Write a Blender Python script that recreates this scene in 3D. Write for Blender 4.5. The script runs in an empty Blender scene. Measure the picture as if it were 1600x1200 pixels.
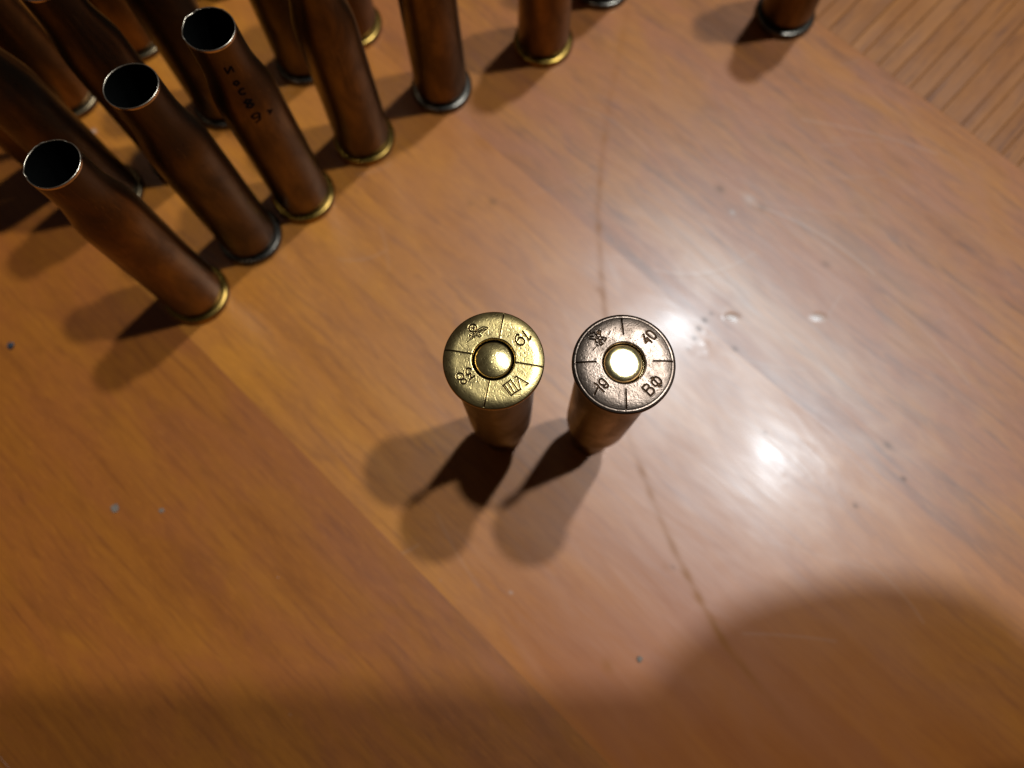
import bpy, bmesh, math, random
import numpy as np
from mathutils import Matrix, Vector

MM = 0.001
scene = bpy.context.scene
C = scene.collection

# ------------------------------------------------------------------ camera
cam_d = bpy.data.cameras.new('camera')
cam = bpy.data.objects.new('camera', cam_d)
C.objects.link(cam)
CAM_H = 153.72
AX, AY = 0.254459, 0.011978
cam_rot = Matrix.Rotation(AX, 3, 'X') @ Matrix.Rotation(AY, 3, 'Y')
cam.matrix_world = Matrix.Translation((0, 0, CAM_H * MM)) @ cam_rot.to_4x4()
cam_d.sensor_width = 36.0
cam_d.lens = 1159.84 / 1600 * 36.0
cam_d.clip_start = 0.004
cam_d.clip_end = 20.0
cam_d.dof.use_dof = True
cam_d.dof.focus_distance = 0.1035
cam_d.dof.aperture_fstop = 14.0
cam_d.dof.aperture_blades = 0
scene.camera = cam

# ------------------------------------------------------------------ world: dim room
w = bpy.data.worlds.new('World')
scene.world = w
w.use_nodes = True
bg = w.node_tree.nodes['Background']
bg.inputs[0].default_value = (1.0, 0.86, 0.72, 1)
bg.inputs[1].default_value = 0.032

# ------------------------------------------------------------------ two ceiling bulbs
def bulb(name, d, power):
    l = bpy.data.lights.new(name, 'POINT')
    l.energy = power
    l.shadow_soft_size = 0.027
    l.color = (0.80, 0.93, 1.0)
    o = bpy.data.objects.new(name, l)
    v = Vector(d).normalized() * 1.3
    o.location = (0.010 + v.x, 0.040 + v.y, v.z)
    C.objects.link(o)
bulb('ceiling_bulb', (0.374, 0.143, 1.0), 34.5)
bulb('ceiling_bulb.001', (0.232, 0.342, 1.0), 34.5)

vs = scene.view_settings
vs.view_transform = 'Standard'
vs.look = 'None'
vs.exposure = 0.0
vs.gamma = 1.0
vs.use_curve_mapping = False

rng = np.random.default_rng(7)

# ------------------------------------------------------------------ node helpers
class NT:
    def __init__(self, name):
        self.m = bpy.data.materials.new(name)
        self.m.use_nodes = True
        self.t = self.m.node_tree
        self.b = self.t.nodes['Principled BSDF']
    def n(self, kind, **kw):
        nd = self.t.nodes.new(kind)
        for k, v in kw.items():
            setattr(nd, k, v)
        return nd
    def l(self, a, b):
        self.t.links.new(a, b)
    def math(self, op, a, b=None, clamp=False):
        nd = self.n('ShaderNodeMath', operation=op, use_clamp=clamp)
        for i, v in enumerate((a, b)):
            if v is None: continue
            if isinstance(v, (int, float)): nd.inputs[i].default_value = v
            else: self.l(v, nd.inputs[i])
        return nd.outputs[0]
    def mix(self, f, a, b, mode='MIX'):
        nd = self.n('ShaderNodeMix', data_type='RGBA', blend_type=mode)
        for s, v in ((nd.inputs[0], f), (nd.inputs[6], a), (nd.inputs[7], b)):
            if isinstance(v, (int, float)): s.default_value = v
            elif isinstance(v, tuple): s.default_value = (*v, 1)
            else: self.l(v, s)
        return nd.outputs[2]
    def noise(self, vec, scale, detail=2, rough=.5, dist=0.0):
        nd = self.n('ShaderNodeTexNoise')
        nd.inputs['Scale'].default_value = scale
        nd.inputs['Detail'].default_value = detail
        nd.inputs['Roughness'].default_value = rough
        nd.inputs['Distortion'].default_value = dist
        self.l(vec, nd.inputs['Vector'])
        return nd.outputs['Fac']
    def ramp(self, v, lo, hi, a=0.0, b=1.0):
        nd = self.n('ShaderNodeMapRange', interpolation_type='SMOOTHSTEP')
        self.l(v, nd.inputs[0])
        for i, x in enumerate((lo, hi, a, b)): nd.inputs[i + 1].default_value = x
        return nd.outputs[0]
    def mapping(self, vec, rot=0.0, scale=(1, 1, 1), loc=(0, 0, 0)):
        r = self.n('ShaderNodeMapping', vector_type='POINT')
        r.inputs['Rotation'].default_value = (0, 0, rot)
        self.l(vec, r.inputs['Vector'])
        s = self.n('ShaderNodeMapping', vector_type='POINT')
        s.inputs['Scale'].default_value = scale
        s.inputs['Location'].default_value = loc
        self.l(r.outputs[0], s.inputs['Vector'])
        return s.outputs[0]
    def obj(self):
        return self.n('ShaderNodeTexCoord').outputs['Object']
    def attr(self, name):
        return self.n('ShaderNodeAttribute', attribute_name=name).outputs['Fac']
    def bump(self, h, dist, strength=1.0, prev=None):
        nd = self.n('ShaderNodeBump')
        nd.inputs['Strength'].default_value = strength
        nd.inputs['Distance'].default_value = dist
        self.l(h, nd.inputs['Height'])
        if prev is not None: self.l(prev, nd.inputs['Normal'])
        return nd.outputs[0]
    def set(self, **kw):
        for k, v in kw.items():
            s = self.b.inputs[k.replace('_', ' ')]
            if isinstance(v, (int, float)): s.default_value = v
            elif isinstance(v, tuple): s.default_value = (*v, 1) if len(v) == 3 else v
            else: self.l(v, s)

GRAIN = math.radians(-43.5)

# ------------------------------------------------------------------ materials
def wood(name, rot, light, mid, dark, seed, stains=False, streak=.5, alt=None):
    M = NT(name)
    tint = lambda c: (c[0] * 1.21, c[1] * 1.03, c[2] * .85)
    light, mid, dark, alt = tint(light), tint(mid), tint(dark), tint(alt) if alt else None
    co = M.obj()
    K = 1000.0
    off = (seed * 37.1, seed * 11.3, 0)
    # slightly wandering grain
    wn = M.n('ShaderNodeTexNoise'); wn.inputs['Scale'].default_value = 1.0; wn.inputs['Detail'].default_value = 2.0
    M.l(M.mapping(co, rot, (K * .022, K * .030, K), off), wn.inputs['Vector'])
    wv = M.n('ShaderNodeVectorMath', operation='MULTIPLY_ADD')
    M.l(wn.outputs['Color'], wv.inputs[0]); wv.inputs[1].default_value = (.0035, .0035, 0); M.l(co, wv.inputs[2])
    co = wv.outputs[0]
    bands = M.noise(M.mapping(co, rot, (K * .010, K * .10, K), off), 1, 3, .55, .4)
    figure = M.noise(M.mapping(co, rot, (K * .040, K * .20, K), off), 1, 3, .65, .6)
    blotch = M.noise(M.mapping(co, rot, (K * .045, K * .085, K), off), 1, 3, .6, .5)
    pores = M.noise(M.mapping(co, rot, (K * .055, K * .52, K), off), 1, 3, .65, .3)
    fibre = M.noise(M.mapping(co, rot, (K * .16, K * 1.9, K), off), 1, 2, .65)
    lines = M.noise(M.mapping(co, rot, (K * .030, K * .85, K), off), 1, 2, .65, .2)
    fleck = M.noise(M.mapping(co, rot, (K * .30, K * .9, K), off), 1, 2, .7, .2)
    c = M.mix(M.ramp(bands, .30, .70), mid, light)
    if alt: c = M.mix(M.ramp(blotch, .40, .62, 0, .75), c, alt)
    c = M.mix(M.ramp(figure, .46, .74, 0, .38), c, dark)
    c = M.mix(M.ramp(pores, .54, .74, 0, streak), c, dark)
    c = M.mix(M.ramp(lines, .52, .68, 0, .26), c, dark)
    c = M.mix(M.ramp(fibre, .40, .72, 0, .20), c, dark)
    c = M.mix(M.ramp(fleck, .50, .72, 0, .22), c, tuple(x * 1.25 for x in light))
    rough = M.ramp(blotch, .3, .7, .35, .41)
    crough = M.ramp(figure, .3, .7, .13, .20)
    vor = M.n('ShaderNodeTexVoronoi'); vor.inputs['Scale'].default_value = 1.0
    M.l(M.mapping(co, 0, (K * .22, K * .22, K * .0), off), vor.inputs['Vector'])
    sep = M.n('ShaderNodeSeparateColor'); M.l(vor.outputs['Color'], sep.inputs[0])
    dust = M.math('MULTIPLY', M.ramp(vor.outputs['Distance'], .018, .040, 1, 0), M.ramp(sep.outputs[0], .86, .98, 0, .55))
    c = M.mix(dust, c, (.36, .32, .30))
    spec, coat = .60, .09
    if stains:
        scuff = M.math('MAXIMUM', M.attr('stain_brown'), M.attr('stain_dark'))
        spec = M.math('MULTIPLY', M.math('SUBTRACT', 1.0, M.math('MULTIPLY', scuff, .60)), .60)
        coat = M.math('MULTIPLY', M.math('SUBTRACT', 1.0, scuff, True), .09)
        c = M.mix(M.attr('tone_red'), c, M.mix(M.ramp(bands, .30, .70), (.338, .081, .008), (.395, .103, .010)))
        c = M.mix(M.attr('stain_brown'), c, (.285, .084, .002))
        c = M.mix(M.attr('stain_dark'), c, (.05, .03, .02))
        c = M.mix(M.attr('stain_glint_pale'), c, (.52, .47, .42))
    wave = M.noise(M.mapping(co, rot, (K * .05, K * .13, K), off), 1, 2, .5, .3)
    relief = M.math('ADD', M.math('MULTIPLY', wave, .000070), M.math('MULTIPLY', pores, .000010))
    nrm = nrm2 = M.bump(relief, 1.0, 1.0)
    M.set(Base_Color=c, Roughness=rough, Normal=nrm, Specular_IOR_Level=spec)
    M.set(Coat_Weight=coat, Coat_Roughness=crough, Coat_Normal=nrm2, Coat_IOR=1.45)
    return M.m

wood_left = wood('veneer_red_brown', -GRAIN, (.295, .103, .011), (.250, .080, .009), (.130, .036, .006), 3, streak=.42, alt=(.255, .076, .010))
wood_mid = wood('veneer_honey', -GRAIN, (.415, .165, .017), (.350, .126, .013), (.160, .050, .009), 1, stains=True, streak=.5, alt=(.350, .126, .014))
wood_mid2 = wood('veneer_amber', -GRAIN, (.345, .132, .019), (.290, .100, .016), (.110, .036, .010), 5, stains=True, streak=.6, alt=(.285, .092, .021))
wood_cross = [wood('veneer_crossband_%s' % t, -GRAIN - math.pi / 2, a, b, (.11, .036, .008), s, streak=.95)
              for t, a, b, s in (('pale', (.31, .122, .020), (.25, .090, .014), 8), ('tan', (.28, .106, .018), (.22, .078, .012), 12))]

def metal(name, col, col2, rough, grime=None, bumpd=.00002, tscale=.25, pit=True, colmix=(.4, .7), dark=(.035, .017, .008)):
    col, col2 = (col[0] * 1.20, col[1] * 1.05, col[2]), (col2[0] * 1.20, col2[1] * 1.05, col2[2])
    M = NT(name)
    co = M.obj()
    K = 1000.0
    big = M.noise(M.mapping(co, 0, (K * tscale,) * 3), 1, 4, .6, .3)
    fine = M.noise(M.mapping(co, 0, (K * 2.2,) * 3), 1, 3, .65)
    vfine = M.noise(M.mapping(co, 0, (K * 6,) * 3), 1, 2, .5)
    c = M.mix(M.ramp(big, *colmix), col, col2)
    c = M.mix(M.ramp(fine, .58, .72, 0, .35), c, tuple(x * .45 for x in col2))
    if grime:
        c = M.mix(M.attr(grime), c, dark)
    r = M.ramp(big, .3, .7, rough, rough + .12)
    nrm = M.bump(fine, bumpd * 1.5, 1.0)
    nrm = M.bump(vfine, bumpd * .6, 1.0, nrm)
    M.set(Base_Color=c, Metallic=1.0, Roughness=r, Normal=nrm)
    return M.m

def case_metal(name, col, col2, rough=.30):
    """drawn brass: streaks along the axis, tarnish patches"""
    M = NT(name)
    co = M.obj()
    K = 1000.0
    raw = co
    inf = M.n('ShaderNodeObjectInfo').outputs['Random']
    add = M.n('ShaderNodeVectorMath', operation='ADD')
    cmb = M.n('ShaderNodeCombineXYZ')
    M.l(M.math('MULTIPLY', inf, 3.0), cmb.inputs[0]); M.l(M.math('MULTIPLY', inf, 7.0), cmb.inputs[2])
    M.l(co, add.inputs[0]); M.l(cmb.outputs[0], add.inputs[1])
    co = add.outputs[0]
    patch = M.noise(M.mapping(co, 0, (K * .16, K * .16, K * .07)), 1, 4, .6, .5)
    streak = M.noise(M.mapping(co, 0, (K * .9, K * .9, K * .05)), 1, 3, .6)
    speck = M.noise(M.mapping(co, 0, (K * 1.3,) * 3), 1, 2, .5)
    c = M.mix(M.ramp(patch, .36, .66), col, col2)
    c = M.mix(M.ramp(streak, .5, .75, 0, .35), c, tuple(x * .6 for x in col2))
    sx = M.n('ShaderNodeSeparateXYZ'); M.l(raw, sx.inputs[0])
    hz = M.math('ADD', M.math('MULTIPLY', sx.outputs[2], K), M.math('MULTIPLY', patch, 16.0))
    c = M.mix(M.ramp(hz, 44, 56, 0, .55), c, (.075, .052, .036))
    scr = M.noise(M.mapping(co, 0, (K * 2.2, K * 2.2, K * .12)), 1, 3, .7)
    c = M.mix(M.ramp(scr, .60, .72, 0, .45), c, tuple(min(1, x * 1.7) for x in col))
    c = M.mix(M.ramp(speck, .70, .76, 0, .7), c, (.05, .03, .02))
    r = M.ramp(patch, .3, .7, rough, rough + .16)
    nrm = M.bump(streak, .000012, 1.0)
    nrm = M.bump(speck, .000010, 1.0, nrm)
    M.set(Base_Color=c, Metallic=1.0, Roughness=r, Normal=nrm)
    return M.m

brass_body = case_metal('aged_brass', (.170, .104, .050), (.095, .057, .029))
brass_body_dark = case_metal('dark_tarnished_brass', (.125, .080, .044), (.072, .047, .029), .34)
brass_body_warm = case_metal('warm_brass', (.205, .116, .048), (.115, .064, .028), .28)
rim_yellow = metal('bright_rim_brass', (.34, .225, .045), (.18, .115, .03), .20, bumpd=.000008)
rim_grey = metal('dull_grey_rim', (.13, .125, .105), (.065, .06, .05), .20, bumpd=.000008)
rim_olive = metal('olive_rim', (.19, .15, .08), (.11, .085, .05), .24, bumpd=.000008)
lip_metal = metal('worn_lip', (.55, .50, .40), (.34, .30, .22), .24, bumpd=.000008)
head_gold = metal('golden_head_brass', (.45, .355, .150), (.31, .24, .095), .23, grime='grime', bumpd=.000009, tscale=.35)
head_grey = metal('tarnished_head_brass', (.162, .127, .100), (.103, .078, .060), .28, grime='grime', bumpd=.000014, tscale=.35)
primer_gold = metal('primer_brass', (.58, .47, .20), (.44, .35, .14), .22, grime='grime', bumpd=.000014, tscale=.6)
primer_bright = metal('polished_primer_brass', (.88, .74, .38), (.84, .68, .30), .22, grime='grime', bumpd=.00001, tscale=.6)

def plain(name, col, rough=.5, metallic=0.0, coat=0.0, spec=.5):
    M = NT(name)
    n = M.noise(M.mapping(M.obj(), 0, (900,) * 3), 1, 3, .6)
    M.set(Base_Color=M.mix(M.ramp(n, .3, .7), col, tuple(x * .7 for x in col)), Roughness=rough, Metallic=metallic, Coat_Weight=coat, Specular_IOR_Level=spec)
    return M.m
soot = plain('powder_soot', (.003, .0025, .002), 1.0, spec=.05)
ink = plain('black_marker_ink', (.004, .003, .003), .9, spec=.1)
table_core = plain('table_core_wood', (.12, .05, .015), .6)
crumb_dark = plain('dark_crumb', (.02, .02, .028), .6)
crumb_pale = plain('pale_crumb', (.20, .14, .10), .6)
phone_mat = plain('phone_shell', (.012, .012, .014), .35)
glass_mat = plain('phone_screen_glass', (.01, .01, .012), .08)
skin_mat = plain('skin', (.50, .29, .20), .5)

# ------------------------------------------------------------------ mesh helpers
def mesh_obj(name, verts, faces, mats, parent=None, smooth=True, loc=None, matidx=None, attrs=None):
    me = bpy.data.meshes.new(name)
    me.from_pydata((np.asarray(verts, float) * MM).tolist(), [], faces)
    for m in (mats if isinstance(mats, (list, tuple)) else [mats]): me.materials.append(m)
    if smooth: me.polygons.foreach_set('use_smooth', [True] * len(me.polygons))
    if matidx is not None: me.polygons.foreach_set('material_index', matidx)
    for k, v in (attrs or {}).items():
        a = me.attributes.new(k, 'FLOAT', 'POINT')
        a.data.foreach_set('value', np.asarray(v, np.float32))
    me.update()
    o = bpy.data.objects.new(name, me)
    C.objects.link(o)
    if parent: o.parent = parent
    if loc is not None: o.location = [x * MM for x in loc]
    return o

def ring_faces(nr, ns, close_last=False):
    f = []
    for i in range(nr - 1):
        a, b = i * ns, (i + 1) * ns
        for j in range(ns):
            k = (j + 1) % ns
            f.append((a + j, a + k, b + k, b + j))
    return f

def lathe(profile, ns=72, warp=None):
    """profile: list of (r, z) with outward side on the left when walking up"""
    th = np.linspace(0, 2 * np.pi, ns, endpoint=False)
    V = []
    for i, (r, z) in enumerate(profile):
        rr = np.full(ns, r); zz = np.full(ns, z)
        if warp: rr, zz = warp(i, rr, zz, th)
        V.append(np.stack([rr * np.cos(th), rr * np.sin(th), zz], 1))
    return np.vstack(V), ring_faces(len(profile), ns)

def thing(name, label, cat, loc, group=None):
    o = bpy.data.objects.new(name, None)
    o.empty_display_size = .005
    C.objects.link(o)
    o.location = [x * MM for x in loc]
    o['label'] = label; o['category'] = cat
    if group: o['group'] = group
    return o

# ------------------------------------------------------------------ table top
DV = np.array([math.cos(GRAIN), math.sin(GRAIN)])       # along the boards
NV = np.array([-DV[1], DV[0]])                           # across the boards
def slab(name, d0, d1, n0, n1, z0, z1, mat, parent, g=.06, ch=.12):
    d0, d1, n0, n1 = d0 + g, d1 - g, n0 + g, n1 - g
    def ring(i, z): return [(*(DV * d + NV * n), z) for d, n in ((d0 + i, n0 + i), (d1 - i, n0 + i), (d1 - i, n1 - i), (d0 + i, n1 - i))]
    V = ring(0, z0) + ring(0, z1 - ch * .5) + ring(ch, z1)
    F = [(3, 2, 1, 0)] + [(b + j, b + (j + 1) % 4, b + 4 + (j + 1) % 4, b + 4 + j) for b in (0, 4) for j in range(4)] + [(8, 9, 10, 11)]
    return mesh_obj(name, V, F, mat, parent, smooth=False)

table = slab('table_top', -330, 330, -330, 330, -22, -.8, table_core, None, ch=2)
table['kind'] = 'structure'

crack = np.array([(-75.3,118.5),(-69.4,108.8),(-59.8,93.4),(-50.9,80.8),(-42.8,70.5),(-34.0,61.5),(-28.4,56.2),(-21.7,50.4),(-12.5,43.2),(-2.3,35.7),(5.8,31.5),(13.7,27.3),(20.8,24.4),(27.8,21.7),(34.8,19.2),(40.9,17.7),(46.1,17.1),(58.4,15.4)])
crack_w = np.array([.15,.25,.3,.6,.8,.55,.75,.4,.3,.45,.75,.5,.9,.95,.85,.7,.4,0.1])
def seg_dist(P, poly, wts=None):
    best = np.full(len(P), 1e9); bw = np.zeros(len(P))
    for i in range(len(poly) - 1):
        a, b = poly[i], poly[i + 1]
        ab = b - a
        t = np.clip(((P - a) @ ab) / max(ab @ ab, 1e-9), 0, 1)
        d = np.linalg.norm(P - a - t[:, None] * ab, axis=1)
        m = d < best
        best[m] = d[m]
        if wts is not None: bw[m] = (wts[i] * (1 - t) + wts[i + 1] * t)[m]
    return (best, bw) if wts is not None else best

dark_spots = [(37.6,50.2,.45,.7),(38.7,52.4,.5,.8),(40.1,54.4,.5,.8),(41.6,55.9,.4,.6),(46.2,47.8,.6,.5),(36.1,47.8,.4,.4),(76.4,26.8,.8,.45),(78.8,19.8,.5,.7),(68.3,14.3,.5,.6),(51.2,29.5,.4,.4),(45.6,86.1,1.0,.5),(-6.4,83.1,.9,.45),(-11.5,82.6,.6,.3),(54.7,81.3,1.0,.35),(67.7,67.5,.9,.35),(30.5,2.0,.5,.3)]
pale_spots = [(-101.0,101.8,.5,.5),(48.0,80.2,.5,.4),(52.1,83.5,1.2,.25),(-2.0,-3.0,.3,.4)]
brown_spots = [(29.0,2.2,.8,.3),(16.9,-16.6,1.2,.5),(-8.8,98.0,1.5,.5),(17.5,61.5,.9,.7)]
blisters = [(46.0,55.1,2.0,1.1,.13),(64.8,55.1,2.1,1.1,.10)]
residue = [(40.0+rng.normal()*2.6, 48.5+rng.normal()*2.2, .5+rng.random()*.7, .005+rng.random()*.009) for _ in range(16)]
residue += [(61.0+rng.normal()*3.5, 22.5+rng.normal()*3.5, .5+rng.random()*.9, .002+rng.random()*.004) for _ in range(22)]

scratches = [(53, 82, 78, 65, .06, .007), (30, 66, 52, 70, -.12, .005), (66, 104, 96, 95, .03, .005), (66, 54, 70, 60, .0, .004), (45, 33, 60, 20, .05, .005), (80, 60, 95, 40, .04, .004)]
for _ in range(26):
    x_, y_, a_, l_ = rng.uniform(-60, 110), rng.uniform(-25, 125), rng.uniform(-1.4, .6), rng.uniform(4, 26)
    scratches.append((x_, y_, x_ + l_ * math.cos(a_), y_ + l_ * math.sin(a_), rng.normal() * .05, rng.uniform(.0012, .0040)))

def panel_grid(name, d0, d1, n0, n1, mat, parent, step=.35, g=0.0):
    d0, d1, n0, n1 = d0 + g, d1 - g, n0 + g, n1 - g
    nd, nn = int((d1 - d0) / step) + 1, int((n1 - n0) / step) + 1
    dd = np.linspace(d0, d1, nd); nnn = np.linspace(n0, n1, nn)
    D, N = np.meshgrid(dd, nnn, indexing='ij')
    DN = np.stack([D.ravel(), N.ravel()], 1)
    XY = DN[:, :1] * DV + DN[:, 1:] * NV
    z = np.zeros(len(XY))
    edge = np.minimum.reduce([DN[:, 0] - d0, d1 - DN[:, 0], DN[:, 1] - n0, n1 - DN[:, 1]])
    z -= .003 * np.exp(-((DN[:, 1] - n0) / .4) ** 2) * (n0 < 0) + .004 * np.exp(-((DN[:, 1] - n1) / .4) ** 2) * (n1 > 100)
    cd, cw = seg_dist(DN, crack, crack_w)
    wob = .12 * np.sin(DN[:, 0] * 1.3) + .1 * np.sin(DN[:, 1] * 2.1)
    brown = np.clip(.95 * cw, 0, 1) * np.exp(-((cd + wob * .5) / .72) ** 2)
    z -= .002 * cw * np.exp(-(cd / .6) ** 2)
    dark = np.zeros(len(XY)); pale = np.zeros(len(XY))
    def spot(x, y, r, s, arr, ang=None):
        v = XY - (x, y)
        q = np.stack([v @ DV, v @ NV], 1)
        e = (q[:, 0] / (r * 1.35)) ** 2 + (q[:, 1] / r) ** 2
        np.maximum(arr, s * np.exp(-e * 1.2), out=arr)
    for s in dark_spots: spot(*s, dark)
    for s in pale_spots: spot(*s, pale)
    for s in brown_spots: spot(*s, brown)
    for x, y, a, b, h in blisters:
        v = XY - (x, y)
        e = (v[:, 0] / a) ** 2 + (v[:, 1] / b) ** 2
        z += h * np.clip(1 - e, 0, None) ** 1.2
        np.maximum(pale, .35 * np.clip(1.1 - e, 0, 1), out=pale)  # pale tone painted on each blister for the light its gloss catches
    for x, y, r, h in residue:
        v = XY - (x, y)
        z += h * np.exp(-(v ** 2).sum(1) / r ** 2)
    for x0, y0, x1, y1, bend, dep in scratches:
        m_ = np.linspace(0, 1, 14); a = np.array([x0, y0]); b = np.array([x1, y1]); nn_ = np.array([-(b - a)[1], (b - a)[0]])
        poly = a + m_[:, None] * (b - a) + (bend * 4 * m_ * (1 - m_))[:, None] * nn_
        lo, hi = poly.min(0) - 1, poly.max(0) + 1
        k = np.where((XY >= lo).all(1) & (XY <= hi).all(1))[0]
        if len(k):
            dd_ = seg_dist(XY[k], poly)
            z[k] -= dep * np.exp(-(dd_ / .3) ** 2)
            pale[k] = np.maximum(pale[k], 22 * dep * np.exp(-(dd_ / .25) ** 2))
    sm = lambda x: np.clip(x, 0, 1) ** 2 * (3 - 2 * np.clip(x, 0, 1))
    red = .85 * np.maximum(sm((DN[:, 0] + 30) / 60) * sm((75 - DN[:, 1]) / 60), .35 * sm((DN[:, 1] - 30) / 36) * (DN[:, 1] <= 66.01))
    brown *= .75 + .25 * np.sin(DN[:, 0] * .9 + np.sin(DN[:, 1] * .7) * 2)
    idx = np.arange(nd * nn).reshape(nd, nn)
    F = np.stack([idx[:-1, :-1], idx[1:, :-1], idx[1:, 1:], idx[:-1, 1:]], -1).reshape(-1, 4).tolist()
    V = np.column_stack([XY, z])
    # skirt so that the sheet has thickness
    border = np.concatenate([idx[:, 0], idx[-1, 1:], idx[::-1, -1][1:], idx[0, ::-1][1:-1]])
    base = len(V); nb = len(border); VT = V[border].copy(); VT[:, 2] -= .002; VB = VT.copy(); VB[:, 2] = -.8
    V = np.vstack([V, VT, VB])
    F += [(base + i, base + nb + i, base + nb + (i + 1) % nb, base + (i + 1) % nb) for i in range(nb)]
    pad = lambda a: np.concatenate([a, a[border], a[border]])
    return mesh_obj(name, V, F, mat, parent, attrs={'tone_red': pad(red), 'stain_brown': pad(brown), 'stain_dark': pad(dark), 'stain_glint_pale': pad(pale)})

panel_grid('veneer_panel', -190, 150, -13.3, 66.0, wood_mid, table)
panel_grid('veneer_panel', -190, 150, 66.0, 144.9, wood_mid2, table)
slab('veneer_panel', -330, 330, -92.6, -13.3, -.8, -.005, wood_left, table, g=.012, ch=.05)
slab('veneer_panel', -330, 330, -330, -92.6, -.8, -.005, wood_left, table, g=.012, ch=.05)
slab('veneer_panel', 150, 330, -13.3, 144.9, -.8, 0, wood_mid, table, g=.05)
slab('veneer_panel', -330, -190, -13.3, 144.9, -.8, 0, wood_mid, table, g=.05)
js = [-330, -140, -112, -96, -80, -66, -52, -43, -38.5, -34.5, -27.9, -24.2, -19.8, -15.5, -10.5, -6.2, -1.5, 4.1, 7.2, 11.4, 15.3, 19.5, 24, 30, 36, 43, 50, 58, 66, 76, 90, 330]
for i in range(len(js) - 1):
    slab('veneer_strip', js[i], js[i + 1], 144.9, 330, -.8, -.004 * (i % 3), wood_cross[(i * 5 // 3) % 2], table, g=.07)

# ------------------------------------------------------------------ cartridge cases (mm, real 54 mm rimmed rifle cases)
LEN = 53.7
OUT = [(5.70, 1.55), (5.72, 1.95), (5.95, 2.5), (6.14, 3.0), (6.17, 3.4), (6.15, 6), (6.10, 11), (6.04, 17), (5.98, 23), (5.92, 29), (5.87, 34),
       (5.83, 36.2), (5.79, 37.4), (5.69, 38.6), (5.50, 40.0), (5.22, 41.4), (4.93, 42.8), (4.68, 44.2), (4.50, 45.5), (4.40, 46.8), (4.35, 48.4), (4.32, 50.5), (4.31, 52.6), (4.30, 53.2)]
LIP = [(4.30, 53.2), (4.30, 53.55), (4.27, 53.66), (4.20, 53.71), (4.13, 53.68), (4.09, 53.58), (4.08, 53.5)]
INN = [(4.08, 53.5), (4.07, 50), (4.08, 45), (4.25, 43.5), (5.2, 40), (5.4, 36), (5.1, 18), (4.9, 6), (3.5, 3.6), (.3, 3.4)]
RIM = [(5.2, 1.7), (5.75, 1.68), (6.55, 1.64), (6.95, 1.52), (7.13, 1.32), (7.20, 1.05), (7.20, .55), (7.12, .25), (6.92, .06), (6.6, 0.0), (3.2, 0.0), (.2, 0.02)]

def case_parts(root, rs, body_m, rim_m, flip=False, lip_wear=1.0):
    r = np.random.default_rng(rs)
    ph = r.random(8) * 6.28
    am = r.random(8)
    oval = .012 + .02 * am[0]
    dents = [(r.random() * 6.28, 8 + r.random() * 40, (.02 + .04 * r.random()), .10 + .25 * r.random(), .6 + 2 * r.random()) for _ in range(5)]
    nicks = [(r.random() * 6.28, (.05 + .10 * r.random()) * r.choice([-1, 1]), .04 + .10 * r.random()) for _ in range(5)]
    def deform(rr, zz, th):
        top = np.clip((zz - 40) / 13.7, 0, 1)
        rr = rr * (1 + oval * top * np.cos(2 * th + ph[0])) + .02 * np.sin(zz * .35 + ph[1]) * np.sin(th + ph[2]) * (zz > 4)
        for a, z0, dep, wa, wz in dents:
            da = np.angle(np.exp(1j * (th - a)))
            rr = rr - dep * np.exp(-(da / wa) ** 2 - ((zz - z0) / wz) ** 2)
        return rr
    def warp_body(i, rr, zz, th):
        return deform(rr, zz, th), zz
    def warp_lip(i, rr, zz, th):
        rr = deform(rr, zz, th)
        k = np.clip((zz - 53.0) / .6, 0, 1)
        for a, dz, wa in nicks:
            da = np.angle(np.exp(1j * (th - a)))
            g = np.exp(-(da / wa) ** 2)
            zz = zz + k * dz * g * lip_wear
            rr = rr + k * .06 * g * lip_wear * (1 if dz > 0 else -1)
        zz = zz + k * .02 * lip_wear * (np.sin(9 * th + ph[3]) * am[1] + .4 * np.sin(17 * th + ph[4]) * am[2])
        return rr, zz
    def F(V):
        if flip:
            V = V.copy(); V[:, 2] = LEN - V[:, 2]; V[:, 1] *= -1
        return V
    V, f = lathe(OUT, 96, warp_body)
    body = mesh_obj('case_body', F(V), f, body_m, root)
    V, f = lathe(LIP, 144, warp_lip)
    mesh_obj('mouth_lip', F(V), f, lip_metal, root)
    V, f = lathe(INN, 72, warp_body)
    mesh_obj('bore', F(V), f, soot, root)
    if not flip:
        V, f = lathe(RIM, 96)
        V[:, 2] += .004 * np.sin(np.arctan2(V[:, 1], V[:, 0]) * 7)* (V[:, 2] > .5)
        mesh_obj('rim', V, f, rim_m, root)
    return body

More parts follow.
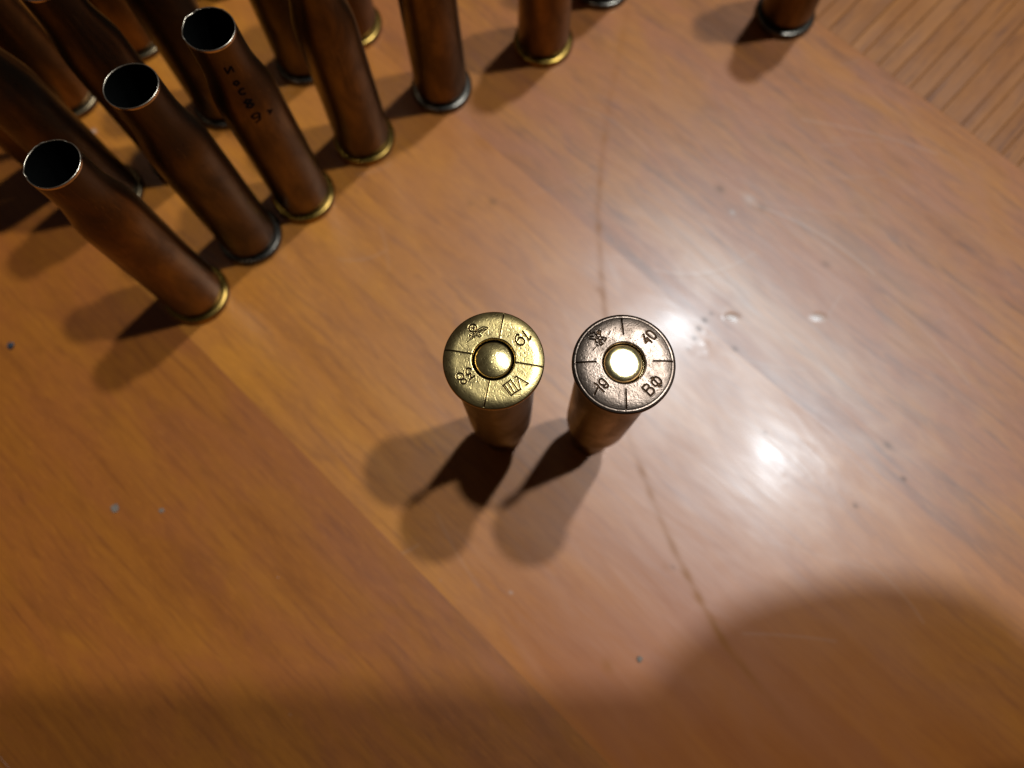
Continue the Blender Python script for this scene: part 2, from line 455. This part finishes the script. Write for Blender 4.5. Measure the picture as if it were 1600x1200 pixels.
GRP = 'empty upright cartridge cases crowded at the upper left'
UP = [
 ('A', (-71.67, 60.49), brass_body_warm, rim_yellow, 'front left empty brass case of the group, open mouth, bright yellow rim'),
 ('B', (-61.08, 74.40), brass_body_dark, rim_grey, 'dark brown empty case with dull grey rim just left of the handwritten case'),
 ('C', (-49.69, 84.66), brass_body, rim_yellow, 'brown empty case with black handwriting on its side and a glinting yellow rim'),
 ('D', (-36.63, 99.23), brass_body, rim_yellow, 'empty case next right of the handwritten one, thin yellow rim glint'),
 ('E', (-18.85, 112.94), brass_body, rim_grey, 'reddish brown empty case with a silvery rim, cut by the top edge of the photo'),
 ('F', (5.41, 125.53), brass_body_warm, rim_yellow, 'top-edge case with a wide yellow rim glint, standing right of the silvery-rimmed one'),
 ('G', (20.1, 141.9), brass_body_dark, rim_grey, 'case showing only a sliver of bluish rim at the top edge'),
 ('H', (64.31, 133.09), brass_body, rim_grey, 'lone dark case standing apart at the top right near the cross-grained border'),
 ('J', (-41.1, 130.5), brass_body_warm, rim_yellow, 'case with yellow rim half hidden behind the two cases left of the silvery-rimmed one'),
 ('K', (-52.2, 120.8), brass_body_dark, rim_grey, 'dark case behind the gap right of the handwritten case'),
 ('L', (-93.8, 127.4), brass_body_warm, rim_olive, 'reddish back-row case whose base shows above the mouth of the grey-rimmed case'),
 ('M', (-107.8, 111.4), brass_body_warm, rim_olive, 'reddish case at the far left whose base ends above the small patch of bare table'),
 ('N', (-94.0, 85.6), brass_body_dark, rim_olive, 'dark case lying in line just behind the mouth of the front left case'),
 ('I', (-78.98, 94.43), brass_body_dark, rim_grey, 'very dark case whose mouth is cut by the top edge at the far left'),
 ('R', (-70.6, 109.0), brass_body_dark, rim_grey, 'dark case hidden mostly behind the mouth of the handwritten case'),
 ('O', (-106.9, 92.7), brass_body, rim_olive, 'brown case at the left edge whose base is hidden behind the front left mouth'),
 ('S', (-75.5, 145.5), brass_body, rim_olive, 'case at the top edge showing only its olive rim above the handwritten case'),
]
cases = {}
for i, (k, xy, bm_, rm_, lab) in enumerate(UP):
    t = thing('cartridge_case', lab, 'cartridge case', (*xy, .03), GRP)
    case_parts(t, 100 + i, bm_, rm_, lip_wear=1.1 if k in 'AC' else .35)
    t.rotation_euler = (math.radians(rng.normal() * .25), math.radians(rng.normal() * .25), 0)
    cases[k] = t

# handwriting in marker on the neck and shoulder of one case
def body_r(z):
    zs = [q[1] for q in OUT]; return float(np.interp(z, zs, [q[0] for q in OUT]))
def ink_stroke(V, F, pts, wdt):
    dense = []
    for a, b in zip(pts[:-1], pts[1:]):
        for t in np.linspace(0, 1, 6, endpoint=False): dense.append((a[0] + (b[0] - a[0]) * t, a[1] + (b[1] - a[1]) * t))
    dense.append(pts[-1]); dense = np.array(dense)
    tg = np.gradient(dense, axis=0); tg /= np.linalg.norm(tg, axis=1)[:, None] + 1e-9
    nr = np.stack([-tg[:, 1], tg[:, 0]], 1)
    base = len(V)
    for s in (-1, 1):
        for q in dense + nr * s * wdt / 2:
            rr = body_r(q[1]) + .05
            a = q[0] / 5.2
            V.append((rr * math.cos(a), rr * math.sin(a), q[1]))
    n = len(dense)
    F += [(base + i, base + i + 1, base + n + i + 1, base + n + i) for i in range(n - 1)]
V, F = [], []
a0 = -1.13 * 5.2
def glyph(z, shapes, s=.75, da=0.0):
    # local glyph frame: u runs down the case, v runs round it
    for sh in shapes: ink_stroke(V, F, [(a0 + da + v * s, z - u * s) for u, v in sh], .4)
glyph(49.6, [[(0, -.9), (2.0, -.9)], [(2.0, -.9), (.2, .8)], [(.2, .8), (2.1, .8)]])
glyph(46.2, [[(.2, -.3), (.7, -.9), (1.3, -.4), (1.0, .5), (.3, .4), (.2, -.3)]])
glyph(44.3, [[(1.7, .6), (1.4, -.7), (.5, -.8), (.1, .3), (.4, .8)]], .75, .1)
glyph(41.7, [[(.9, 0), (.3, -.9), (-.2, 0), (.3, .9), (.9, 0), (1.6, -.9), (2.1, 0), (1.6, .9), (.9, 0)]], .75, .1)
glyph(38.7, [[(1.5, .7), (.6, .9), (.1, 0), (.6, -.9), (1.5, -.7), (1.5, .7), (2.6, .3), (3.0, -.8)]], .75, .1)
glyph(38.2, [[(.6, 2.3), (1.2, 2.8), (1.8, 2.4), (1.4, 3.4)]], .9)
mesh_obj('handwriting', V, F, ink, cases['C'])

# ------------------------------------------------------------------ the two upside-down cases with stamped heads
STAMP_P = [(0.2,[(-2.43,4.6),(-2.47,4.37),(-2.59,4.18),(-2.77,4.05),(-2.98,4.01),(-3.2,4.05),(-3.38,4.18),(-3.51,4.37),(-3.55,4.6),(-3.52,4.83),(-3.4,5.02),(-3.22,5.15),(-3.0,5.19),(-2.78,5.15),(-2.6,5.02),(-2.47,4.82),(-2.43,4.6)]),(0.14,[(-2.97,4.58),(-2.89,4.83)]),(0.14,[(-2.97,4.58),(-2.72,4.56)]),(0.14,[(-2.97,4.58),(-2.9,4.32)]),(0.14,[(-2.97,4.58),(-3.19,4.43)]),(0.14,[(-2.97,4.58),(-3.18,4.75)]),(0.15,[(-2.63,4.09),(-2.48,3.63),(-2.31,3.41),(-1.97,3.24),(-1.8,3.45)]),(0.15,[(-2.62,4.06),(-2.22,4.06),(-2.08,3.91),(-2.04,3.63),(-1.76,3.45)]),(0.15,[(-2.36,4.27),(-1.71,4.74),(-1.17,4.74),(-0.82,4.6),(-1.26,4.27),(-1.74,3.81)]),(0.15,[(-2.15,4.13),(-1.27,4.6)]),(0.15,[(-2.01,3.95),(-0.99,4.45)]),(0.15,[(-2.55,3.45),(-2.76,3.7),(-3.17,3.81),(-3.43,3.56),(-3.53,3.13)]),(0.15,[(-3.36,3.38),(-2.96,3.81)]),(0.15,[(-3.52,2.88),(-2.75,3.45)]),(0.15,[(-3.72,2.56),(-2.61,3.31)]),(0.15,[(-3.12,3.31),(-2.89,3.59)]),(0.24,[(4.09,4.12),(4.92,2.92),(5.04,2.81),(5.19,2.99),(5.23,3.35)]),(0.24,[(3.56,3.53),(3.53,3.62),(3.22,3.53),(3.04,3.17),(3.06,2.67),(3.33,2.25),(3.73,2.02),(4.11,2.1),(4.36,2.39),(4.34,2.74),(4.11,3.08),(3.77,3.19),(3.5,3.06),(3.41,2.78)]),(0.17,[(2.97,-2.7),(3.3,-2.49)]),(0.17,[(3.23,-2.53),(4.84,-3.53)]),(0.17,[(4.54,-3.81),(4.91,-3.5)]),(0.17,[(3.37,-2.77),(3.77,-4.29)]),(0.17,[(2.43,-3.05),(3.47,-4.53)]),(0.17,[(2.06,-3.46),(2.9,-4.84)]),(0.17,[(1.56,-3.74),(2.47,-5.01)]),(0.17,[(1.33,-3.84),(2.41,-5.25)]),(0.17,[(1.3,-3.84),(2.46,-3.01)]),(0.17,[(2.44,-5.32),(3.0,-4.88),(3.9,-4.34)]),(0.22,[(-3.09,-1.47),(-3.46,-1.31),(-3.8,-1.45),(-3.89,-1.83),(-3.76,-2.22),(-3.48,-2.32),(-3.2,-2.08)]),(0.22,[(-3.2,-2.08),(-3.15,-2.81)]),(0.22,[(-3.33,-3.05),(-3.13,-2.81),(-2.6,-2.48)]),(0.22,[(-4.14,-2.53),(-4.18,-2.71),(-4.28,-2.87),(-4.45,-2.98),(-4.64,-3.01),(-4.83,-2.98),(-5.0,-2.87),(-5.11,-2.71),(-5.15,-2.53),(-5.12,-2.34),(-5.01,-2.18),(-4.85,-2.08),(-4.66,-2.04),(-4.46,-2.08),(-4.3,-2.18),(-4.19,-2.34),(-4.14,-2.53)]),(0.22,[(-3.78,-3.26),(-3.81,-3.4),(-3.89,-3.51),(-4.01,-3.59),(-4.16,-3.62),(-4.3,-3.59),(-4.43,-3.51),(-4.52,-3.4),(-4.55,-3.26),(-4.52,-3.12),(-4.44,-3.0),(-4.32,-2.92),(-4.17,-2.89),(-4.02,-2.92),(-3.9,-3.0),(-3.81,-3.12),(-3.78,-3.26)]),(0.2,[(1.4,6.77),(0.79,3.13)]),(0.2,[(3.06,-0.46),(6.92,-1.11)]),(0.2,[(-0.51,-2.97),(-1.26,-6.81)]),(0.2,[(-6.88,1.42),(-2.98,0.76)])]
STAMP_Q = [(0.22,[(-4.71,4.4),(-4.1,4.43),(-3.6,3.75),(-3.43,3.79)]),(0.22,[(-3.2,4.47),(-3.22,4.37),(-3.27,4.28),(-3.36,4.22),(-3.46,4.2),(-3.55,4.22),(-3.63,4.28),(-3.69,4.37),(-3.7,4.47),(-3.68,4.57),(-3.62,4.66),(-3.54,4.72),(-3.44,4.74),(-3.35,4.72),(-3.26,4.66),(-3.21,4.57),(-3.2,4.47)]),(0.22,[(-3.35,4.43),(-3.36,4.39),(-3.38,4.36),(-3.41,4.33),(-3.45,4.32),(-3.49,4.33),(-3.52,4.36),(-3.55,4.39),(-3.55,4.43),(-3.54,4.47),(-3.52,4.51),(-3.49,4.53),(-3.45,4.54),(-3.41,4.53),(-3.38,4.51),(-3.36,4.47),(-3.35,4.43)]),(0.22,[(-3.17,4.65),(-3.24,4.04),(-3.1,3.68)]),(0.22,[(-2.93,3.75),(-2.39,3.57),(-2.67,3.15)]),(0.22,[(-3.88,3.68),(-3.41,3.4),(-2.87,3.4)]),(0.22,[(-3.18,3.29),(-3.18,3.01),(-2.92,2.79),(-3.23,2.51),(-3.43,2.79),(-3.45,3.26)]),(0.22,[(-4.76,3.51),(-4.32,3.49),(-3.95,3.36),(-3.93,3.01),(-3.69,2.97)]),(0.22,[(-4.75,3.83),(-4.24,3.9)]),(0.22,[(-3.77,2.62),(-3.6,2.47)]),(0.12,[(-1.78,4.65),(-2.03,4.15)]),(0.12,[(-4.36,1.8),(-3.98,2.23)]),(0.27,[(3.28,4.5),(3.52,4.71),(3.87,4.75),(4.29,4.39),(4.61,4.03),(4.63,3.71),(4.35,3.46),(4.02,3.61),(3.63,3.93),(3.3,4.25),(3.28,4.5)]),(0.27,[(2.87,4.14),(3.11,2.9),(3.56,3.29)]),(0.27,[(3.34,3.64),(3.96,3.0)]),(0.27,[(3.09,3.36),(3.37,3.53)]),(0.24,[(2.33,-3.63),(3.48,-4.8)]),(0.24,[(2.33,-3.63),(2.68,-3.29),(2.99,-3.12),(3.28,-3.29),(3.33,-3.56),(2.97,-3.98)]),(0.24,[(3.37,-3.63),(3.7,-3.67),(3.98,-3.94),(3.97,-4.28),(3.48,-4.8)]),(0.24,[(3.76,-2.18),(4.9,-3.43)]),(0.24,[(3.62,-2.29),(3.9,-2.12)]),(0.24,[(4.7,-3.46),(5.04,-3.29)]),(0.24,[(3.96,-2.29),(4.3,-2.05),(4.73,-2.25),(5.04,-2.63),(5.06,-2.98),(4.72,-3.15)]),(0.24,[(3.89,-2.36),(3.67,-2.81),(3.85,-3.12),(4.17,-3.39),(4.65,-3.22)]),(0.26,[(-2.71,-3.13),(-2.91,-3.3),(-3.21,-3.28),(-3.54,-3.06),(-3.63,-2.78),(-3.52,-2.47),(-3.28,-2.33),(-2.99,-2.47),(-2.63,-2.89),(-2.34,-3.3),(-2.42,-3.54),(-2.72,-3.63),(-3.02,-3.56)]),(0.26,[(-4.24,-2.99),(-3.91,-3.16),(-3.62,-3.58),(-2.97,-4.19)]),(0.26,[(-3.85,-3.64),(-4.27,-4.57)]),(0.22,[(-0.16,6.69),(0.02,4.2)]),(0.22,[(4.09,0.24),(6.77,0.24)]),(0.22,[(0.1,-3.83),(0.09,-6.56)]),(0.22,[(-6.75,0.06),(-3.97,0.15)])]

def head_mesh(root, strokes, mat, seed, r_in, edge0, crown, lip_edge, rmax=7.2, nsc=240, soft=0.0):
    r = np.random.default_rng(seed)
    ns = 860
    rad = np.concatenate([np.linspace(r_in, rmax - .12, 100)])
    th = np.linspace(0, 2 * np.pi, ns, endpoint=False)
    Rg, T = np.meshgrid(rad, th, indexing='ij')
    P = np.stack([(Rg * np.cos(T)).ravel(), (Rg * np.sin(T)).ravel()], 1)
    rr = Rg.ravel()
    z = -crown * (rr / rmax) ** 2
    e = np.clip((rr - edge0) / (rmax - edge0), 0, 1)
    z -= .34 * e ** 2.2
    z -= .05 * np.clip(1 - (rr - r_in) / .12, 0, 1) ** 2
    z += lip_edge * np.exp(-((rr - 6.95) / .07) ** 2) - lip_edge * np.exp(-((rr - 6.75) / .08) ** 2)
    grime = np.zeros(len(P))
    cut = np.zeros(len(P)); lip = np.zeros(len(P))
    for wdt, pts in strokes:
        pts = np.array(pts); wdt = wdt * .95
        lo, hi = pts.min(0) - .6, pts.max(0) + .6
        m = np.where((P >= lo).all(1) & (P <= hi).all(1))[0]
        if not len(m): continue
        d = seg_dist(P[m], pts)
        h = wdt / 2
        g = np.clip(1 - (d / h) ** 2 * .95, 0, 1) ** .6 * (d < h * 1.02)
        cut[m] = np.maximum(cut[m], g * min(1, wdt / .2))
        lip[m] = np.maximum(lip[m], np.exp(-((d - h * 1.35) / .07) ** 2))
        # tarnish gathers in the corners of each stamped stroke
        grime[m] = np.maximum(grime[m], 1.0 * np.clip(1.25 - (d / (h * .95)) ** 2, 0, 1))
    z += -.09 * cut + .010 * lip * (cut < .05)
    # handling scratches and pits
    for _ in range(nsc):
        c0 = r.random() * 6.28; q = 3.3 + 3.4 * r.random()
        a = np.array([q * math.cos(c0), q * math.sin(c0)])
        ang = r.random() * 3.14; ln = .15 + r.random() ** 2 * .9
        pts = np.array([a, a + ln * np.array([math.cos(ang), math.sin(ang)])])
        lo, hi = pts.min(0) - .15, pts.max(0) + .15
        m = np.where((P >= lo).all(1) & (P <= hi).all(1))[0]
        if not len(m): continue
        d = seg_dist(P[m], pts)
        z[m] += (-.008 if r.random() < .65 else .006) * np.exp(-(d / .045) ** 2)
        if r.random() < .3: grime[m] = np.maximum(grime[m], .5 * np.exp(-(d / .05) ** 2))
    for _ in range(nsc):
        c0 = r.random() * 6.28; q = 3.2 + 3.8 * r.random()
        a = np.array([q * math.cos(c0), q * math.sin(c0)])
        m = np.where(np.abs(P - a).max(1) < .3)[0]
        d = np.linalg.norm(P[m] - a, axis=1)
        z[m] -= .010 * np.exp(-(d / (.05 + .05 * r.random())) ** 2)
        if r.random() < .6: grime[m] = np.maximum(grime[m], .7 * np.exp(-(d / .07) ** 2))
    grime = np.maximum(grime, .75 * np.clip(1 - (rr - r_in) / .10, 0, 1))
    grime = np.maximum(grime, .30 * np.clip((rr - 6.9) / .2, 0, 1))
    V = np.column_stack([P, z + LEN])
    zed = z.reshape(Rg.shape)[-1].mean() + LEN
    rows = [V.reshape(len(rad), ns, 3)]
    gr = [grime.reshape(len(rad), ns)]
    def circle(rv, zv, g=.35):
        rows.append(np.stack([rv * np.cos(th), rv * np.sin(th), np.full(ns, zv)], 1)[None]); gr.append(np.full((1, ns), g))
    circle(rmax - .03, zed - .10); circle(rmax, zed - .28); circle(rmax, zed - .75); circle(rmax - .08, zed - 1.05); circle(rmax - .3, zed - 1.2, .6); circle(5.2, zed - 1.28, .8)
    # pocket wall going down from the inner edge
    pocket = [np.stack([rv * np.cos(th), rv * np.sin(th), np.full(ns, LEN + zv)], 1)[None] for rv, zv in ((r_in - .12, -.75), (r_in - .11, -.42), (r_in - .02, -.40), (r_in - .005, -.06))]
    allr = np.concatenate(pocket + rows)
    g = np.concatenate([np.full((1, ns), .95), np.full((1, ns), .75), np.full((1, ns), .35), np.full((1, ns), .95)] + gr)
    return mesh_obj('case_head', allr.reshape(-1, 3), [tuple(reversed(q)) for q in ring_faces(len(allr), ns)][::1], mat, root, attrs={'grime': g.ravel()})

def primer_mesh(root, rp, dome_r, flat, top, mat, seed, tilt=(0, 0)):
    r = np.random.default_rng(seed)
    ns, nr = 160, 44
    th = np.linspace(0, 2 * np.pi, ns, endpoint=False)
    rad = np.linspace(.02, rp, nr)
    Rg, T = np.meshgrid(rad, th, indexing='ij')
    P = np.stack([(Rg * np.cos(T)).ravel(), (Rg * np.sin(T)).ravel()], 1); rr = Rg.ravel()
    z = top - np.clip(rr - flat, 0, None) ** 2 / (2 * dome_r) - rr ** 2 / (2 * 60)
    z -= .22 * np.clip((rr - rp + .28) / .28, 0, 1) ** 2.4
    z += P @ np.array(tilt)
    grime = .45 * np.clip((rr - rp + .2) / .2, 0, 1)
    for _ in range(22):
        a = r.normal(size=2) * rp * .38
        d = np.linalg.norm(P - a, axis=1); s = .035 + .03 * r.random()
        z -= .03 * np.exp(-(d / s) ** 2); grime = np.maximum(grime, .8 * np.exp(-(d / s) ** 2))
    V = np.column_stack([P, LEN + z]).reshape(nr, ns, 3)
    low = np.stack([rp * 1.005 * np.cos(th), rp * 1.005 * np.sin(th), np.full(ns, LEN - .8)], 1)[None]
    V = np.concatenate([V, low]); g = np.concatenate([grime, np.full(ns, .9)])
    F = [tuple(reversed(q)) for q in ring_faces(nr + 1, ns)] + [tuple(range(ns))]
    return mesh_obj('primer', V.reshape(-1, 3), F, mat, root, attrs={'grime': g})

def inverted(label, xy, strokes, head_m, prim_m, body_m, seed, head_kw, prim_kw, tilt=(0, 0)):
    t = thing('cartridge_case', label, 'cartridge case', (*xy, .04), 'cartridge cases stood on their mouths in the middle')
    case_parts(t, seed, body_m, None, flip=True, lip_wear=.4)
    head_mesh(t, strokes, head_m, seed, **head_kw)
    primer_mesh(t, mat=prim_m, seed=seed, **prim_kw)
    t.rotation_euler = (tilt[0], tilt[1], 0)
    return t

inverted('golden brass case standing on its mouth, head stamped 19 VIII 38, domed primer', (-3.86, 29.63), STAMP_P, head_gold, primer_gold, brass_body, 41,
         dict(r_in=3.08, edge0=5.45, crown=.02, lip_edge=0.0, rmax=7.2), dict(rp=2.72, dome_r=7.6, flat=.15, top=.12))
inverted('tarnished grey-brown case standing on its mouth, head stamped 19 40 ВФ, bright primer', (14.47, 29.11), STAMP_Q, head_grey, primer_bright, brass_body, 52,
         dict(r_in=3.08, edge0=5.0, crown=.10, lip_edge=.02, rmax=7.3, nsc=380), dict(rp=2.84, dome_r=1.6, flat=1.75, top=.02, tilt=(-.085, -.01)))

# ------------------------------------------------------------------ crumbs on the table
def crumb(label, xy, r, mat, seed, flat=.5):
    bm = bmesh.new()
    bmesh.ops.create_icosphere(bm, subdivisions=2, radius=r * MM)
    rr = random.Random(seed)
    for v in bm.verts:
        v.co *= 1 + rr.uniform(-.35, .35)
        v.co.z *= flat
    zmin = min(v.co.z for v in bm.verts)
    for v in bm.verts: v.co.z -= zmin
    me = bpy.data.meshes.new('crumb'); bm.to_mesh(me); bm.free()
    me.materials.append(mat)
    o = bpy.data.objects.new('crumb', me); C.objects.link(o)
    o.location = (xy[0] * MM, xy[1] * MM, 0)
    o.rotation_euler = (0, 0, seed)
    o['label'] = label; o['category'] = 'crumb'
    return o
crumb('dark crumb on the red-brown veneer near the left edge', (-111.4, 48.5), .75, crumb_dark, 1)
crumb('larger pale flake on the red-brown veneer at the left', (-83.7, 13.4), .85, crumb_pale, 2, .2)
crumb('fainter pale speck just right of the larger flake at the left', (-74.0, 13.1), .45, crumb_pale, 3, .25)
crumb('pale speck on the honey veneer near the bottom middle', (23.2, -15.4), .55, crumb_pale, 4, .3)

# ------------------------------------------------------------------ the phone that takes the picture and the hand that holds it (they shade the near table)
def rounded_slab(name, x0, x1, y0, y1, z0, z1, rc, mat, parent):
    ring = []
    for cx, cy, a in ((x1 - rc, y1 - rc, 0), (x0 + rc, y1 - rc, 90), (x0 + rc, y0 + rc, 180), (x1 - rc, y0 + rc, 270)):
        for k in range(7):
            t = math.radians(a + k * 15); ring.append((cx + rc * math.cos(t), cy + rc * math.sin(t)))
    n = len(ring); c = ((x0 + x1) / 2, (y0 + y1) / 2)
    V = []
    for s, z in ((.985, z0), (1, z0 + (z1 - z0) * .3), (1, z0 + (z1 - z0) * .7), (.985, z1)):
        V += [(c[0] + (x - c[0]) * s, c[1] + (y - c[1]) * s, z) for x, y in ring]
    F = [(i * n + j, i * n + (j + 1) % n, (i + 1) * n + (j + 1) % n, (i + 1) * n + j) for i in range(3) for j in range(n)]
    F += [tuple(reversed(range(n))), tuple(range(3 * n, 4 * n))]
    return mesh_obj(name, V, F, mat, parent, smooth=False)
ph = bpy.data.objects.new('smartphone', None); C.objects.link(ph)
ph.matrix_world = cam.matrix_world
ph['label'] = 'dark phone held above the table, its straight shadow along the bottom edge'
ph['category'] = 'phone'
rounded_slab('phone_body', -45, 127, -65, 11, 2, 10, 9, phone_mat, ph)
rounded_slab('screen', -43, 125, -63, 9, 10.02, 10.3, 8, glass_mat, ph)
V, F = lathe([(4.2, 2), (4.2, 1.1), (3.6, 1.0), (3.4, 1.9)], 32)
mesh_obj('lens_ring', V, F, phone_mat, ph)

hm = bpy.data.meshes.new('person')
hv, he, hr = [], [], []
def node(p, r, prev=None):
    hv.append(((p[0] - 21) * MM, (p[1] + 1.5) * MM, p[2] * MM)); hr.append(r * MM)
    if prev is not None: he.append((prev, len(hv) - 1))
    return len(hv) - 1
elbow = node((330, -190, 90), 38)
mid = node((255, -115, 115), 31, elbow)
wrist = node((195, -62, 138), 24, mid)
palm = node((165, -32, 148), 30, wrist)
knk = node((143, -2, 152), 27, palm)
q = node((158, 16, 155), 14, knk); q = node((138, 19, 162), 10.5, q); q = node((120, 13, 162), 9.5, q); node((106, 2, 159), 8, q)
q = node((134, -10, 142), 11, knk); q = node((116, -8, 138), 9.5, q); q = node((100, -10, 142), 8.5, q); node((90, -14, 146), 7.5, q)
q = node((140, -34, 138), 11, palm); q = node((120, -30, 133), 9.5, q); q = node((104, -30, 137), 8.5, q); node((94, -32, 142), 7.5, q)
q = node((146, -52, 136), 10, palm); q = node((128, -50, 131), 8.5, q); q = node((112, -50, 134), 7.5, q); node((102, -51, 140), 6.5, q)
q = node((152, -38, 172), 13, palm); q = node((128, -28, 178), 10, q); node((104, -20, 172), 8.5, q)
hm.from_pydata(hv, he, [])
hand = bpy.data.objects.new('person', hm); C.objects.link(hand)
md = hand.modifiers.new('skin', 'SKIN'); md.use_smooth_shade = True
for i, r_ in enumerate(hr): hm.skin_vertices[0].data[i].radius = (r_, r_)
hm.skin_vertices[0].data[palm].use_root = True
hand.modifiers.new('sub', 'SUBSURF').levels = 2
hand.modifiers['sub'].render_levels = 2
hm.materials.append(skin_mat)
hand['label'] = 'bare hand gripping the phone, its rounded shadow at the lower right'
hand['category'] = 'person'
